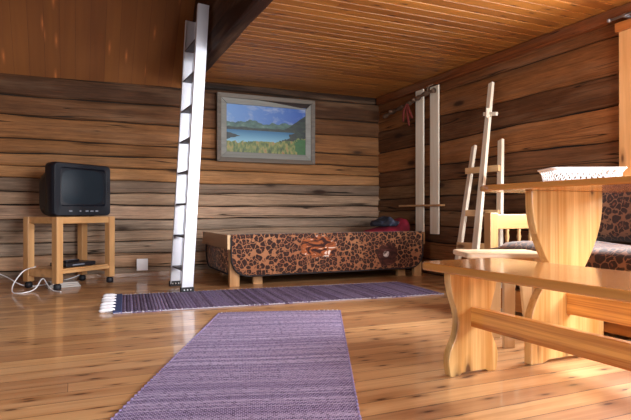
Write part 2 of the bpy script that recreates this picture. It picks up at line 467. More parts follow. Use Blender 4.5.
# landscape painting, local x 0..W, z 0..H
def painting_mat():
    s = NT('painted_lake_landscape')
    W, H = 0.90, 0.52
    xyz = s.sep(s.co)
    u = s.math('DIVIDE', xyz[0], W); v = s.math('DIVIDE', xyz[2], H)
    cl = s.noise(s.mapping((5, 1, 11)), 1, 4, 0.6, 0.4)
    grad = s.mix(s.math('MULTIPLY_ADD', u, 0.9, -0.05, clamp=True), (0.20, 0.36, 0.62), (0.022, 0.11, 0.42))
    sky = s.mix(s.ramp(cl, [(0.48, 0.0), (0.68, 0.75)]), grad, (0.45, 0.50, 0.60))
    n1 = s.noise(s.comb(s.math('MULTIPLY', u, 5), 0.0, 0.0), 1, 3, 0.5)
    n2 = s.noise(s.comb(s.math('MULTIPLY', u, 7), 3.0, 0.0), 1, 3, 0.5)
    br = s.noise(s.mapping((14, 1, 30)), 1, 3, 0.6)
    far = s.math('MULTIPLY_ADD', n1, 0.36, 0.45)            # far hill line
    bump_r = s.math('MULTIPLY', s.math('MAXIMUM', s.math('SUBTRACT', u, 0.72), 0.0), 1.0)
    m1 = s.math('LESS_THAN', v, far)
    hillc = s.ramp(br, [(0.35, (0.055, 0.13, 0.13)), (0.6, (0.13, 0.24, 0.20)), (0.75, (0.26, 0.34, 0.36))])
    col = s.mix(m1, sky, hillc)
    near = s.math('ADD', s.math('MULTIPLY_ADD', n2, 0.07, 0.485), s.math('MULTIPLY', bump_r, 1.15))
    m2 = s.math('LESS_THAN', v, near)
    shore = s.ramp(br, [(0.4, (0.010, 0.035, 0.040)), (0.62, (0.045, 0.085, 0.06)), (0.75, (0.18, 0.15, 0.10))])
    col = s.mix(m2, col, shore)
    m3 = s.math('MULTIPLY', s.math('LESS_THAN', v, 0.465), s.math('LESS_THAN', u, s.math('ADD', s.math('MULTIPLY_ADD', br, 0.22, 0.34), s.math('MULTIPLY', v, 0.85))))
    wat = s.mix(s.math('MULTIPLY_ADD', v, -3.0, 1.35, clamp=True), (0.03, 0.20, 0.36), (0.42, 0.68, 0.78))
    col = s.mix(m3, col, wat)
    hv = s.math('MULTIPLY', s.math('ABSOLUTE', s.math('SUBTRACT', v, 0.34)), 1.9)
    left = s.math('LESS_THAN', s.math('ADD', u, hv), s.math('MULTIPLY_ADD', br, 0.12, 0.10))
    col = s.mix(left, col, (0.012, 0.05, 0.06))
    gl = s.math('ADD', s.math('MULTIPLY_ADD', br, 0.22, 0.12), s.math('MULTIPLY', s.math('POWER', u, 3.0), 0.14))
    m4 = s.math('LESS_THAN', v, gl)
    gr = s.noise(s.mapping((26, 1, 12), loc=(3, 0, 2)), 1, 3, 0.6)
    grass = s.ramp(gr, [(0.34, (0.035, 0.085, 0.025)), (0.48, (0.17, 0.24, 0.06)), (0.58, (0.36, 0.34, 0.12)), (0.70, (0.42, 0.16, 0.08))])
    col = s.mix(m4, col, grass)
    bush = s.math('MULTIPLY', s.math('GREATER_THAN', u, s.math('MULTIPLY_ADD', gr, 0.25, 0.74)), s.math('LESS_THAN', v, 0.33))
    col = s.mix(bush, col, s.mix(br, (0.02, 0.10, 0.03), (0.07, 0.26, 0.07)))
    g_ = s.n('Gamma'); s.set(g_, 0, col); g_.inputs[1].default_value = 1.35
    return s.fin(g_.outputs[0], 0.5, bump=br, bs=0.2, bd=0.001)
M['painting'] = painting_mat()

# ------------------------------------------------------------------ setting
XL, XR, YF, YB = -2.25, 3.30, -1.60, 5.55
ZC = 1.97      # loft underside
YW0, YW1 = 0.88, 2.28   # window in right wall

bm = B(); box(bm, XL - 0.2, XR + 0.2, YF - 0.2, YB + 0.2, -0.05, 0)
tag(obj('floor', bm, M['floor']), kind='structure')

def log_wall(bm, s0, s1, gaps, f, tones, tseed, step=0.06, wav=0.012):
    """stacked hewn logs. f(s, z, depth) -> 3D with depth towards the room"""
    rnd = random.Random(tseed)
    lay = bm.loops.layers.color.new('logtone')
    n = max(2, int((s1 - s0) / step))
    ss = [s0 + (s1 - s0) * i / n for i in range(n + 1)]
    ph = [(rnd.uniform(0, 6), rnd.uniform(0, 6), rnd.uniform(-1, 1), rnd.uniform(.5, 1.2)) for _ in gaps]
    def edge(i, s):
        if i == 0 or i == len(gaps) - 1: return gaps[i]
        a, b, t, q = ph[i]
        return gaps[i] + wav * q * (0.6 * math.sin(1.7 * s + a) + 0.3 * math.sin(4.6 * s + b) + 0.10 * math.sin(13 * s + a * 3) + 0.5 * t * (s - s0) / (s1 - s0))
    # seam half width
    for i in range(len(gaps) - 1):
        c = tones[i % len(tones)]
        bulge = rnd.uniform(0.001, 0.005)
        hw0, hw1 = rnd.uniform(.001, .005), rnd.uniform(.001, .005)
        e_ = 0.0035 / (gaps[i + 1] - gaps[i])
        prof = [(0, -.024), (e_, -.004), (4 * e_, 0.0), (0.3, bulge * .8), (0.5, bulge), (0.7, bulge * .8), (1 - 4 * e_, 0.0), (1 - e_, -.004), (1, -.024)]
        prev = None
        for s in ss:
            z0 = edge(i, s) + hw0 * (1 + 0.6 * math.sin(9 * s + i)); z1 = edge(i + 1, s) - hw1 * (1 + 0.6 * math.sin(7 * s + 2 * i))
            wob = 0.005 * math.sin(2.3 * s + i * 1.9)
            row = [bm.verts.new(f(s, z0 + (z1 - z0) * t, d + wob)) for t, d in prof]
            if prev:
                for k in range(len(prof) - 1):
                    fc = bm.faces.new((prev[k], row[k], row[k + 1], prev[k + 1]))
                    fc.smooth = True
                    for lp in fc.loops: lp[lay] = (*c, 1)
            prev = row
    # near-black sheet behind, shade of the log gaps put into its colour
    q = [bm.verts.new(f(a, z, -.024)) for a, z in ((s0, gaps[0]), (s1, gaps[0]), (s1, gaps[-1]), (s0, gaps[-1]))]
    fc = bm.faces.new(q); fc.material_index = 1
    return bm

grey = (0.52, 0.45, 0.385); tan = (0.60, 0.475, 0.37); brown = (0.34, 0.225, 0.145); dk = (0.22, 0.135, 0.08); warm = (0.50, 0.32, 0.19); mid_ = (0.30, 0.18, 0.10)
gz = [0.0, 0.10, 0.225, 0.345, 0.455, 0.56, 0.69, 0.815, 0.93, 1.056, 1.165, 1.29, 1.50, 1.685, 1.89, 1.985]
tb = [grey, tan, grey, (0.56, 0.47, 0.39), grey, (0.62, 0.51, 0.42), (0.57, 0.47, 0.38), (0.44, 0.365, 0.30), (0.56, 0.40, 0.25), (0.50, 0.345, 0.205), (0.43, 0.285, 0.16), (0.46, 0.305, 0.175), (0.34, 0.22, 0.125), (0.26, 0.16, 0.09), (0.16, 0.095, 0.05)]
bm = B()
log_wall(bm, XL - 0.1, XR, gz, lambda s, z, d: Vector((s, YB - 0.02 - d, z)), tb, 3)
ob_ = obj('wall_back', bm, [M['logs'], M['log_gap']]); tag(ob_, kind='structure')

gr_ = [0.0, 0.17, 0.34, 0.48, 0.63, 0.78, 0.93, 1.10, 1.33, 1.56, 1.80, 1.985]
tr = [brown, warm, brown, (0.40, 0.285, 0.19), (0.35, 0.24, 0.155), (0.42, 0.30, 0.195), (0.38, 0.25, 0.155), (0.50, 0.325, 0.185), (0.32, 0.20, 0.115), (0.46, 0.29, 0.155), (0.40, 0.24, 0.125)]
bm = B()
log_wall(bm, YW1 + 0.02, YB, gr_, lambda s, z, d: Vector((XR - d - 0.02, s, z)), tr, 11, wav=0.022)
for z0, z1, y0, y1 in ((0, 0.86, YF, YW1 + .02), (1.80, ZC, YF, YW1 + .02), (0.86, 1.80, YF, YW0)):
    box(bm, XR, XR + 0.16, y0, y1, z0, z1)
lay = bm.loops.layers.color['logtone']
for fc in bm.faces:
    for lp in fc.loops:
        if lp[lay][0] > .9 and lp[lay][1] > .9 or sum(lp[lay][:3]) < 0.01: lp[lay] = (*brown, 1)
tag(obj('wall_right', bm, [M['logs_y'], M['log_gap']]), kind='structure')

def flat_wall(name, boxes, mat):
    bm = B()
    lay = bm.loops.layers.color.new('logtone')
    for b in boxes: box(bm, *b)
    for fc in bm.faces:
        for lp in fc.loops: lp[lay] = (*mid_, 1)
    tag(obj(name, bm, mat), kind='structure')
RX0, RX1, RZ0, RZ1 = 0.85, 3.05, 0.35, 1.62
flat_wall('wall_front', [(XL, RX0, YF - .16, YF, 0, 3.2), (RX1, XR, YF - .16, YF, 0, 3.2), (RX0, RX1, YF - .16, YF, 0, RZ0), (RX0, RX1, YF - .16, YF, RZ1, 3.2)], M['logs'])
LY0, LY1, LZ0, LZ1 = -0.1, 1.60, 0.55, 1.65
flat_wall('wall_left', [(XL - .16, XL, YF, LY0, 0, 3.2), (XL - .16, XL, LY1, YB, 0, 3.2), (XL - .16, XL, LY0, LY1, 0, LZ0), (XL - .16, XL, LY0, LY1, LZ1, 3.2)], M['logs_y'])

# loft underside: tongue-and-groove boards running across, one mesh
bm = B()
w = 0.096
y = YF; k = 0
k0 = math.ceil(YF / w); k1 = math.floor(YB / w) + 1
for k in range(k0 - 1, k1 + 1):
    a, b = k * w, (k + 1) * w
    prof = [(a, ZC + .012), (a + .0025, ZC + .010), (a + .006, ZC), (b - .002, ZC), (b, ZC + .003), (b, ZC + .012)]
    if b > YB + .05: continue
    prev = None
    for X in (1.02, XR):
        row = [bm.verts.new((X, yy, zz)) for yy, zz in prof]
        if prev:
            for j in range(len(prof) - 1): bm.faces.new((prev[j], row[j], row[j + 1], prev[j + 1]))
        prev = row
box(bm, 1.02, XR, YF, YB, ZC + .02, ZC + .06)
tag(obj('ceiling', bm, M['ceil']), kind='structure')

# sloping roof boards above the left of the room, and its collar
bm = B()
sl = 1.15
q = lambda X, Y, dz=0: Vector((X, Y, 1.885 + (YB - 0.03 - Y) * sl + dz))
prism(bm, [(XL, YB + 0.1), (1.0, YB + 0.1), (1.0, 4.40), (XL, 4.40)], lambda u, v, sd: q(u, v, 0.05 * sd))
o = obj('ceiling_slope', bm, M['roof']); tag(o, kind='structure'); o.name = 'ceiling.001'
bm = B(); box(bm, XL, 1.0, YF, 4.45, 3.2, 3.25)
o = obj('ceiling', bm, M['roof']); tag(o, kind='structure')
# side of the loft above the beam
bm = B(); lay = bm.loops.layers.color.new('logtone')
box(bm, 1.0, 1.05, YF, YB, 2.06, 3.25)
for fc in bm.faces:
    for lp in fc.loops: lp[lay] = (*dk, 1)
tag(obj('wall_loft', bm, M['beam']), kind='structure')
# loft edge beam, hewn log
bm = B(); lay = bm.loops.layers.color.new('logtone')
prof = rrect(0.982, 1.09, 1.895, 2.07, 0.018, 3)
n = 60; rings = []
for i in range(n + 1):
    Y = YF + (YB - YF) * i / n
    wv = 0.006 * math.sin(Y * 3.1) + 0.004 * math.sin(Y * 8.3)
    rings.append([bm.verts.new((x + wv * (1 if x > 1.02 else 0.3), Y, z + 0.5 * wv)) for x, z in prof])
for i in range(n):
    for k in range(len(prof)):
        fc = bm.faces.new((rings[i][k], rings[i][(k + 1) % len(prof)], rings[i + 1][(k + 1) % len(prof)], rings[i + 1][k])); fc.smooth = True
        for lp in fc.loops: lp[lay] = (0.15, 0.07, 0.035, 1)
tag(obj('trim_1', bm, M['beam']), kind='structure')
# crown board along the top of the right wall
bm = B(); lay = bm.loops.layers.color.new('logtone')
box(bm, XR - 0.075, XR, 0.4, YB - .05, 1.885, ZC - 0.001)
for fc in bm.faces:
    for lp in fc.loops: lp[lay] = (0.40, 0.21, 0.095, 1)
tag(obj('trim_2', bm, M['beam'], bevel=0.012), kind='structure')
# baseboard at the back wall
bm = B(); box(bm, XL, XR - .02, YB - 0.07, YB - 0.045, 0, 0.045)
tag(obj('baseboard_back', bm, M['base'], bevel=0.004), kind='structure')

# window in the right wall, its casing is what shows at the frame's edge
def window(n, f, y0, y1, z0, z1, cw=0.11, near=0.03):
    """f(s, depth, z) -> 3D ; casing, sash and pane"""
    root = empty('window_%d' % n); tag(root, kind='structure')
    def fbox(bm, s0, s1, d0, d1, za, zb):
        vs_ = [f(s, d, z) for s in (s0, s1) for d in (d0, d1) for z in (za, zb)]
        v = [bm.verts.new(p) for p in vs_]
        for q in ((0, 1, 3, 2), (4, 6, 7, 5), (0, 4, 5, 1), (2, 3, 7, 6), (0, 2, 6, 4), (1, 5, 7, 3)):
            bm.faces.new([v[i] for i in q])
    bm = B()
    fbox(bm, y1 - .01, y1 + cw, -.02, near, z0 - .06, z1); fbox(bm, y0 - cw, y0 + .01, -.02, near, z0 - .06, z1)
    obj('window_casing', bm, M['casing'], root, bevel=0.004)
    bm = B(); fbox(bm, y0 - cw - .02, y1 + cw + .02, -.02, near + .012, z1, z1 + 0.06)
    obj('window_head', bm, M['lintel'], root, bevel=0.004)
    bm = B(); fbox(bm, y0 - cw, y1 + cw, -.02, near + .03, z0 - .045, z0)
    obj('window_sill', bm, M['casing'], root, bevel=0.004)
    bm = B()
    for a, b, c, d in ((y0, y0 + .05, z0, z1), (y1 - .05, y1, z0, z1), (y0, y1, z0, z0 + .05), (y0, y1, z1 - .05, z1), ((y0 + y1) / 2 - .03, (y0 + y1) / 2 + .03, z0, z1)):
        fbox(bm, a, b, -.10, -.06, c, d)
    obj('window_sash', bm, M['casing'], root)
    return root
window(1, lambda s, d, z: Vector((XR - d - .02, s, z)), YW0, YW1 + .02, 0.86, 1.80, cw=0.105, near=0.05)
window(2, lambda s, d, z: Vector((s, YF + d, z)), RX0, RX1, RZ0, RZ1)
window(3, lambda s, d, z: Vector((XL + d, s, z)), LY0, LY1, LZ0, LZ1)

t = empty('curtain_rod', (3.20, 2.45, 1.885), label='short grey metal curtain rod end above the pale window casing at far right', cat='curtain rod')
bm = B(); tube(bm, [(0, 0.0, 0), (0, -1.6, 0)], 0.009, 10); lathe(bm, [(0.004, -.012), (0.014, -.006), (0.014, .006), (0.004, .012)], (0, 0.0, 0), 10)
obj('rod', bm, M['rod'], t, smooth=True)
bm = B(); box(bm, -0.008, 0.075, -0.12, -0.10, -0.012, 0.008); obj('bracket', bm, M['rod'], t)

# ------------------------------------------------------------------ table
def plate_outline(hw_top, hw_waist, hw_bot, z1, zw, sag=0.5, n=10, foot=0.012):
    """right half control points mirrored: curved trestle plate"""
    R = [(hw_top, z1), (hw_top, z1 - 0.05)]
    za = z1 - 0.05
    for i in range(1, n + 1):
        t = i / n; R.append((hw_top + (hw_waist - hw_top) * t ** 1.9, za + (zw - za) * t))
    zc = 0.16
    for i in range(1, n + 1):
        t = i / n; R.append((hw_waist + (hw_bot - hw_waist) * math.sin(t * PI / 2) ** 0.85, zw + (zc - zw) * t))
    R += [(hw_bot, 0.0), (hw_bot * 0.68, 0.0), (hw_bot * 0.55, foot)]
    return R + [(-x, z) for x, z in reversed(R)]

TX = 1.93
t = empty('trestle_table', (TX + .016, 1.0, 0), math.radians(1.3), label='varnished pine trestle table with curved end plate, highest surface at right', cat='table')
bm = B()
for yc, n_ in ((0.69, 0), (-0.65, 1)):
    bm = B()
    prism(bm, plate_outline(0.213, 0.088, 0.220, 0.719, 0.375), lambda u, v, sd: Vector((u, yc - 0.02 + 0.04 * sd, v)))
    obj('end_plate', bm, M['pine_x'], t, bevel=0.004)
bm = B()
prism(bm, rrect(-0.35, 0.35, -0.98, 0.95, 0.20, 10), lambda u, v, sd: Vector((u, v, 0.719 + 0.025 * sd)))
obj('tabletop', bm, M['pine_top'], t, bevel=0.008, seg=3)
bm = B(); box(bm, -0.018, 0.018, -0.63, 0.67, 0.195, 0.285); obj('stretcher', bm, M['pine_rail'], t, bevel=0.004)

# ------------------------------------------------------------------ bench
BX = 1.42
t = empty('bench', (BX + .018, 0.85, 0), math.radians(1.2), label='long varnished pine bench with hourglass end plate in front of the table', cat='bench')
def hour(hw, hwst, z1):
    R = []
    n = 12
    ctl = [(hw, z1), (hw * .985, z1 * .90), (hw * .90, z1 * .78), (hw * .72, z1 * .62), (hwst, z1 * .50), (hw * .74, z1 * .38), (hw * .96, z1 * .25), (hw * 1.03, z1 * .14), (hw * .98, z1 * .03), (hw * .94, 0)]
    pts = catmull([(a, b, 0) for a, b in ctl], 4)
    R = [(p.x, p.y) for p in pts] + [(hw * .62, 0), (hw * .5, 0.010)]
    return R + [(-x, z) for x, z in reversed(R)]
for yc in (0.84, -0.60):
    bm = B()
    prism(bm, hour(0.118, 0.078, 0.405), lambda u, v, sd: Vector((u, yc - 0.018 + 0.036 * sd, v)))
    obj('end_plate', bm, M['pine_x'], t, bevel=0.004)
bm = B()
prism(bm, rrect(-0.21, 0.21, -0.95, 0.915, 0.065, 7), lambda u, v, sd: Vector((u, v, 0.408 + 0.030 * sd)))
obj('bench_seat', bm, M['pine_top'], t, bevel=0.007, seg=3)
bm = B(); box(bm, -0.016, 0.016, -0.58, 0.824, 0.184, 0.261); obj('stretcher', bm, M['pine_rail'], t, bevel=0.003)

# ------------------------------------------------------------------ stool at the end of the table
t = empty('stool', (1.86, 2.03, 0), math.radians(-24), label='low stool with scrubbed pale square seat behind the bench', cat='stool')
bm = B(); prism(bm, rrect(-0.175, 0.20, -0.13, 0.15, 0.02, 4), lambda u, v, sd: Vector((u, v, 0.415 + 0.024 * sd)))
obj('seat', bm, M['stool'], t, bevel=0.006)
for sx in (-1, 1):
    for sy in (-1, 1):
        bm = B(); bar(bm, (.095 + sx * .072 + (sx > 0 and sy > 0) * .04, sy * .10, 0), (.095 + sx * .068, sy * .095, 0.415), 0.052, 0.03, (0, 1, 0))
        obj('leg', bm, M['pine_pale'], t, bevel=0.003)
for yy in (-.10, .08):
    obj('seat_rail', box(B(), -.08, .16, yy, yy + .022, .365, .414), M['pine_pale_x'], t)

# ------------------------------------------------------------------ tray
t = empty('lace_tray', (1.762, 1.470, 0.744), math.radians(-27), label='white openwork tray lying on the pine trestle table', cat='tray')
t.scale = (.93, .93, .93)
def ring_rect(a, b, r, z, n=8): return [Vector((x, y, z)) for x, y in rrect(-a, a, -b, b, r, n)]
bm = B()
lv = [ring_rect(.128, .075, .022, .002), ring_rect(.132, .079, .024, .020), ring_rect(.137, .084, .026, .040), ring_rect(.149, .094, .028, .050)]
N = len(lv[0])
# openwork side: dense lattice of slanted bands between floor and rim
def per(level, s):
    s = s % N; i = int(s); f_ = s - i
    return lv[level][i % N].lerp(lv[level][(i + 1) % N], f_)
import itertools
def side(z_t, s):
    z_t = max(0, min(2.999, z_t)); l = int(z_t); f_ = z_t - l
    return per(l, s).lerp(per(l + 1, s), f_)
lens = [0]
for i in range(N): lens.append(lens[-1] + (lv[1][(i + 1) % N] - lv[1][i]).length)
def s_at(dist):
    dist = dist % lens[-1]
    for i in range(N):
        if lens[i + 1] >= dist: return i + (dist - lens[i]) / max(1e-9, lens[i + 1] - lens[i])
    return N - 1e-6
nb = 36
for k in range(nb):
    for dr in (-1, 1):
        pts = [side(tt * 2.3 / 5, s_at(lens[-1] * (k + dr * 1.3 * tt / 5) / nb)) for tt in range(6)]
        tube(bm, pts, 0.0027, 5)
obj('lattice', bm, M['tray'], t)
bm = B()
b_in = [side(2.2, i) for i in range(N)]; b_out = lv[3]
for zo in (0,):
    A = [bm.verts.new(p) for p in b_in]; C_ = [bm.verts.new(p) for p in b_out]
    D = [bm.verts.new(p + Vector((0, 0, .004))) for p in b_out]; E = [bm.verts.new(p + Vector((0, 0, .004))) for p in b_in]
    for i in range(N):
        j = (i + 1) % N
        bm.faces.new((A[i], A[j], C_[j], C_[i])); bm.faces.new((C_[i], C_[j], D[j], D[i])); bm.faces.new((D[i], D[j], E[j], E[i])); bm.faces.new((E[i], E[j], A[j], A[i]))
obj('rim', bm, M['tray'], t)
bm = B(); prism(bm, [(p.x, p.y) for p in lv[0]], lambda u, v, sd: Vector((u, v, 0.0 + .004 * sd)))
obj('tray_base', bm, M['tray'], t)

# ------------------------------------------------------------------ sofa along the right wall
t = empty('wooden_sofa', (2.80, 1.5, 0), label='pine framed sofa in leopard plush behind the trestle table', cat='sofa')
S0, S1 = -1.2, 1.20
for yy in (S0, S1):
    bm = B(); box(bm, -0.40, -0.335, yy - .03, yy + .03, 0, 0.625); obj('post', bm, M['sofa_end_z'], t, bevel=0.005)
    bm = B(); box(bm, 0.30, 0.36, yy - .03, yy + .03, 0, 0.625); obj('post', bm, M['sofa_end_z'], t, bevel=0.005)
    bm = B(); box(bm, -0.335, 0.30, yy - .018, yy + .018, 0.52, 0.615); obj('arm_rail', bm, M['sofa_end'], t, bevel=0.005)
    bm = B(); box(bm, -0.335, 0.30, yy - .016, yy + .016, 0.33, 0.40); obj('arm_rail', bm, M['sofa_end'], t, bevel=0.005)
    for k in range(5):
        bm = B()
        lathe(bm, [(.010, .40), (.013, .42), (.009, .435), (.015, .47), (.010, .495), (.013, .51), (.010, .52)], (-0.235 + k * 0.10, yy, 0), 12)
        obj('spindle', bm, M['sofa_end_z'], t, smooth=True)
bm = B(); box(bm, -0.395, -0.365, S0 + .03, S1 - .03, 0.19, 0.335); obj('front_rail', bm, M['sofawood'], t, bevel=0.006)
bm = B(); box(bm, -0.385, -0.355, S0 + .03, S1 - .03, 0.03, 0.155); obj('front_rail', bm, M['sofawood'], t, bevel=0.006)
bm = B(); box(bm, -0.35, 0.36, S0 + .03, S1 - .03, 0.27, 0.32); obj('seat_board', bm, M['sofawood'], t)
def cushion(x0, x1, y0, y1, z0, z1, r=0.04, n=1, seed=0):
    bm = B()
    nx, ny = 10, 30
    rnd = random.Random(seed)
    top = {}
    def h(i, j):
        u = i / nx; v = j / ny
        e = min(1, min(u, 1 - u) / 0.12) ; g = min(1, min(v, 1 - v) / 0.04)
        return (1 - (1 - e) ** 2) ** .5, (1 - (1 - g) ** 2) ** .5
    T, Bt = [], []
    for i in range(nx + 1):
        rt, rb = [], []
        for j in range(ny + 1):
            a, b = h(i, j)
            x = x0 + (x1 - x0) * i / nx; y = y0 + (y1 - y0) * j / ny
            z = z1 - r * (1 - min(a, b)) + 0.006 * math.sin(y * 9 + seed) * a * b + 0.005 * math.sin(x * 17 + y * 5)
            rt.append(bm.verts.new((x, y, z)))
            rb.append(bm.verts.new((x, y, z0)) if i in (0, nx) or j in (0, ny) else None)
        T.append(rt); Bt.append(rb)
    for i in range(nx):
        for j in range(ny):
            bm.faces.new((T[i][j], T[i + 1][j], T[i + 1][j + 1], T[i][j + 1]))
    loop = [(i, 0) for i in range(nx)] + [(nx, j) for j in range(ny)] + [(i, ny) for i in range(nx, 0, -1)] + [(0, j) for j in range(ny, 0, -1)]
    for k in range(len(loop)):
        a, b = loop[k], loop[(k + 1) % len(loop)]
        bm.faces.new((T[a[0]][a[1]], Bt[a[0]][a[1]], Bt[b[0]][b[1]], T[b[0]][b[1]]))
    bm.faces.new([Bt[a][b] for a, b in loop])
    return bm
obj('seat_cushion', cushion(-0.41, 0.20, S0 + .035, S1 - .035, 0.32, 0.445), M['leo_sofa'], t, smooth=True)
bm = cushion(0.0, 0.40, S0 + .04, S1 - .04, 0, 0.15, seed=4)
Mt = Matrix.Translation((0.36, 0, 0.435)) @ Matrix.Rotation(math.radians(-80), 4, 'Y')
bmesh.ops.transform(bm, matrix=Mt, verts=bm.verts[:])
obj('back_cushion', bm, M['leo_sofa'], t, smooth=True)
bm = B(); box(bm, 0.385, 0.42, S0 + .03, S1 - .03, 0.60, 0.80); obj('back_board', bm, M['sofawood'], t, bevel=0.006)

# ------------------------------------------------------------------ bed
BY0, BY1, BX0, BX1 = 4.42, 5.38, 1.19, 3.12
t = empty('bed', (0, 0, 0), label='low pine daybed frame beneath the painting in the corner', cat='bed')
bm = B(); box(bm, BX0 - .028, BX0 - .002, BY0 + .0, BY1, 0.315, 0.435); obj('end_board', bm, M['bedboard'], t, bevel=0.004)
bm = B(); box(bm, BX1 + .002, BX1 + .028, BY0 + .0, BY1, 0.315, 0.435); obj('end_board', bm, M['bedboard'], t, bevel=0.004)
for x0, y0 in ((BX0 - .005, BY0 + .01), (BX1 - .09, BY0 + .01), (BX0 + .14, BY1 - .08), (BX1 - .09, BY1 - .08)):
    bm = B(); box(bm, x0, x0 + .085, y0, y0 + .045, 0, 0.31); obj('leg', bm, M['bedwood'], t, bevel=0.003)
bm = B(); box(bm, BX0 - .028, BX0 - .002, BY0 - .004, BY0 - .0005, 0.315, 0.435); obj('end_cap', bm, M['pine_pale'], t)
for x0 in (1.42, 2.90):
    bm = B(); box(bm, x0, x0 + .085, BY0 + .10, BY0 + .145, 0, 0.15); obj('leg', bm, M['bedwood'], t, bevel=0.003)
bm = B(); box(bm, BX0 + .02, BX1 - .02, BY0 + .022, BY0 + .05, 0.20, 0.43); obj('side_rail', bm, M['bedboard'], t, bevel=0.006)
bm = B(); box(bm, BX0 + .02, BX1 - .02, BY0 + .06, BY1 - .02, 0.15, 0.25); obj('bed_base', bm, M['box_black'], t, bevel=0.01)
bm = B(); box(bm, BX0 + .005, BX1 - .005, BY0 + .055, BY1 - .01, 0.25, 0.375); obj('mattress', bm, M['cotton_dim'], t, bevel=0.02)

# bedspread: top, front fall and end fall with rounded corners
bs = empty('bedspread', (0, 0, 0), label='leopard print plush bedspread with tiger picture over the daybed', cat='bedspread')
bm = B()
zt, zb = 0.448, 0.085
nx = 90
def spread(x, t_):
    # t_ in 0..1 down the front, negative over the top
    if t_ < 0: return Vector((x, BY0 + 0.02 - t_ * (BY1 - BY0 - .04), zt - 0.006 - 0.055 * min(1, -t_ / .08) + 0.004 * math.sin(x * 5 + t_ * 9)))
    if t_ < 0.08: 
        a = t_ / 0.08 * PI / 2
        return Vector((x, BY0 + 0.02 - 0.025 * math.sin(a), zt - 0.006 - 0.025 * (1 - math.cos(a))))
    z = zt - 0.031 - (t_ - .08) / .92 * (zt - 0.031 - zb)
    return Vector((x, BY0 - 0.006 - 0.008 * math.sin(x * 6.1) * (t_ - .08) - 0.004 * math.sin(x * 17) * t_, z))
ts = [-1, -.6, -.25, -.08, -.04, 0, .02, .04, .06, .08, .2, .35, .5, .65, .8, .9, .96, 1.0]
def xr(t_):   # half extents shrink at the rounded bottom corners
    r = 0.15; H = zt - zb
    zz = H * (1 - max(t_, 0))
    if zz < r: return r - math.sqrt(max(0, r * r - (r - zz) ** 2))
    return 0.0
for t_i in range(len(ts) - 1):
    pass
rows = []
for t_ in ts:
    e = xr(t_) if t_ > 0 else 0
    rows.append([bm.verts.new(spread(BX0 + .003 + e + (BX1 - BX0 - .006 - 2 * e) * i / nx, t_)) for i in range(nx + 1)])
for a in range(len(rows) - 1):
    for i in range(nx):
        bm.faces.new((rows[a][i], rows[a][i + 1], rows[a + 1][i + 1], rows[a + 1][i]))
edge_pts = [rows[k][0].co.copy() for k in range(9, len(ts))] + [rows[-1][i].co.copy() for i in range(1, nx)] + [rows[k][nx].co.copy() for k in range(len(ts) - 1, 8, -1)]
# end fall at the left, inside the end board
ol = [(BY0 + .07, zt - .05)] + [(BY1 - .05, zt - .05), (BY1 - .05, .26)] + [(BY1 - .05 - .16 * (1 - math.cos(a)), .26 - .16 * math.sin(a)) for a in [PI / 2 * k / 8 for k in range(1, 9)]] + [(BY0 + .07, .10)]
prism(bm, ol, lambda u, v, sd: Vector((BX0 + 0.002 + .010 * sd, u, v)))
o = obj('cloth', bm, M['leo_bed'], bs, smooth=True)
bm = B(); tube(bm, catmull(edge_pts, 1), 0.007, 6); obj('piping', bm, M['piping'], bs, smooth=True)
bm = B(); tube(bm, [Vector((BX0 - .003, u, v)) for u, v in ol[1:]], 0.007, 6); obj('piping', bm, M['piping'], bs, smooth=True)

# red pillow and dark garment on the bed
def blob(outline, h, c, seed, crease=0.02, nz=8, n=36):
    """a soft heap: outline radii (a,b), height profile fn"""
    bm = B(); rnd = random.Random(seed)
    ph = [rnd.uniform(0, 6) for _ in range(6)]
    a, b = outline
    rings = []
    for i in range(nz + 1):
        t_ = i / nz
        R = max(0.0, 1 - t_ ** 5) ** .45 * (0.9 + min(.1, t_ * .4))
        ring = []
        for k in range(n):
            th = 2 * PI * k / n
            x = a * R * math.cos(th); y = b * R * math.sin(th)
            wr = 1 + crease * 3 * math.sin(3 * th + ph[0]) + crease * 2 * math.sin(7 * th + ph[1] + t_ * 3)
            x *= wr; y *= wr
            z = h(x / a) * t_ + crease * 0.3 * math.sin(9 * x / a + ph[2]) * t_
            ring.append(bm.verts.new(Vector(c) + Vector((x, y, max(0, z)))))
        rings.append(ring)
    for i in range(nz):
        for k in range(n):
            bm.faces.new((rings[i][k], rings[i][(k + 1) % n], rings[i + 1][(k + 1) % n], rings[i + 1][k]))
    bm.faces.new(rings[0][::-1]); bm.faces.new(rings[-1])
    return bm
o = obj('pillow', blob((0.25, 0.20), lambda q_: 0.055 + 0.035 * (q_ + 1) + 0.10 * max(0, min(1, (q_ - .1) * 1.3)), (0, 0, 0), 3), M['red_cloth'], smooth=True)
o.location = (2.93, 4.80, 0.39); tag(o, 'crumpled crimson pillow on the right end of the daybed', 'pillow')
o = obj('folded_garment', blob((0.16, 0.13), lambda q_: 0.075 + 0.025 * math.sin(q_ * 5 + 1), (0, 0, 0), 9, 0.03), M['garment'], smooth=True)
o.location = (2.90, 4.78, 0.485); tag(o, 'dark blue folded garment lying on the crimson pillow', 'clothing')

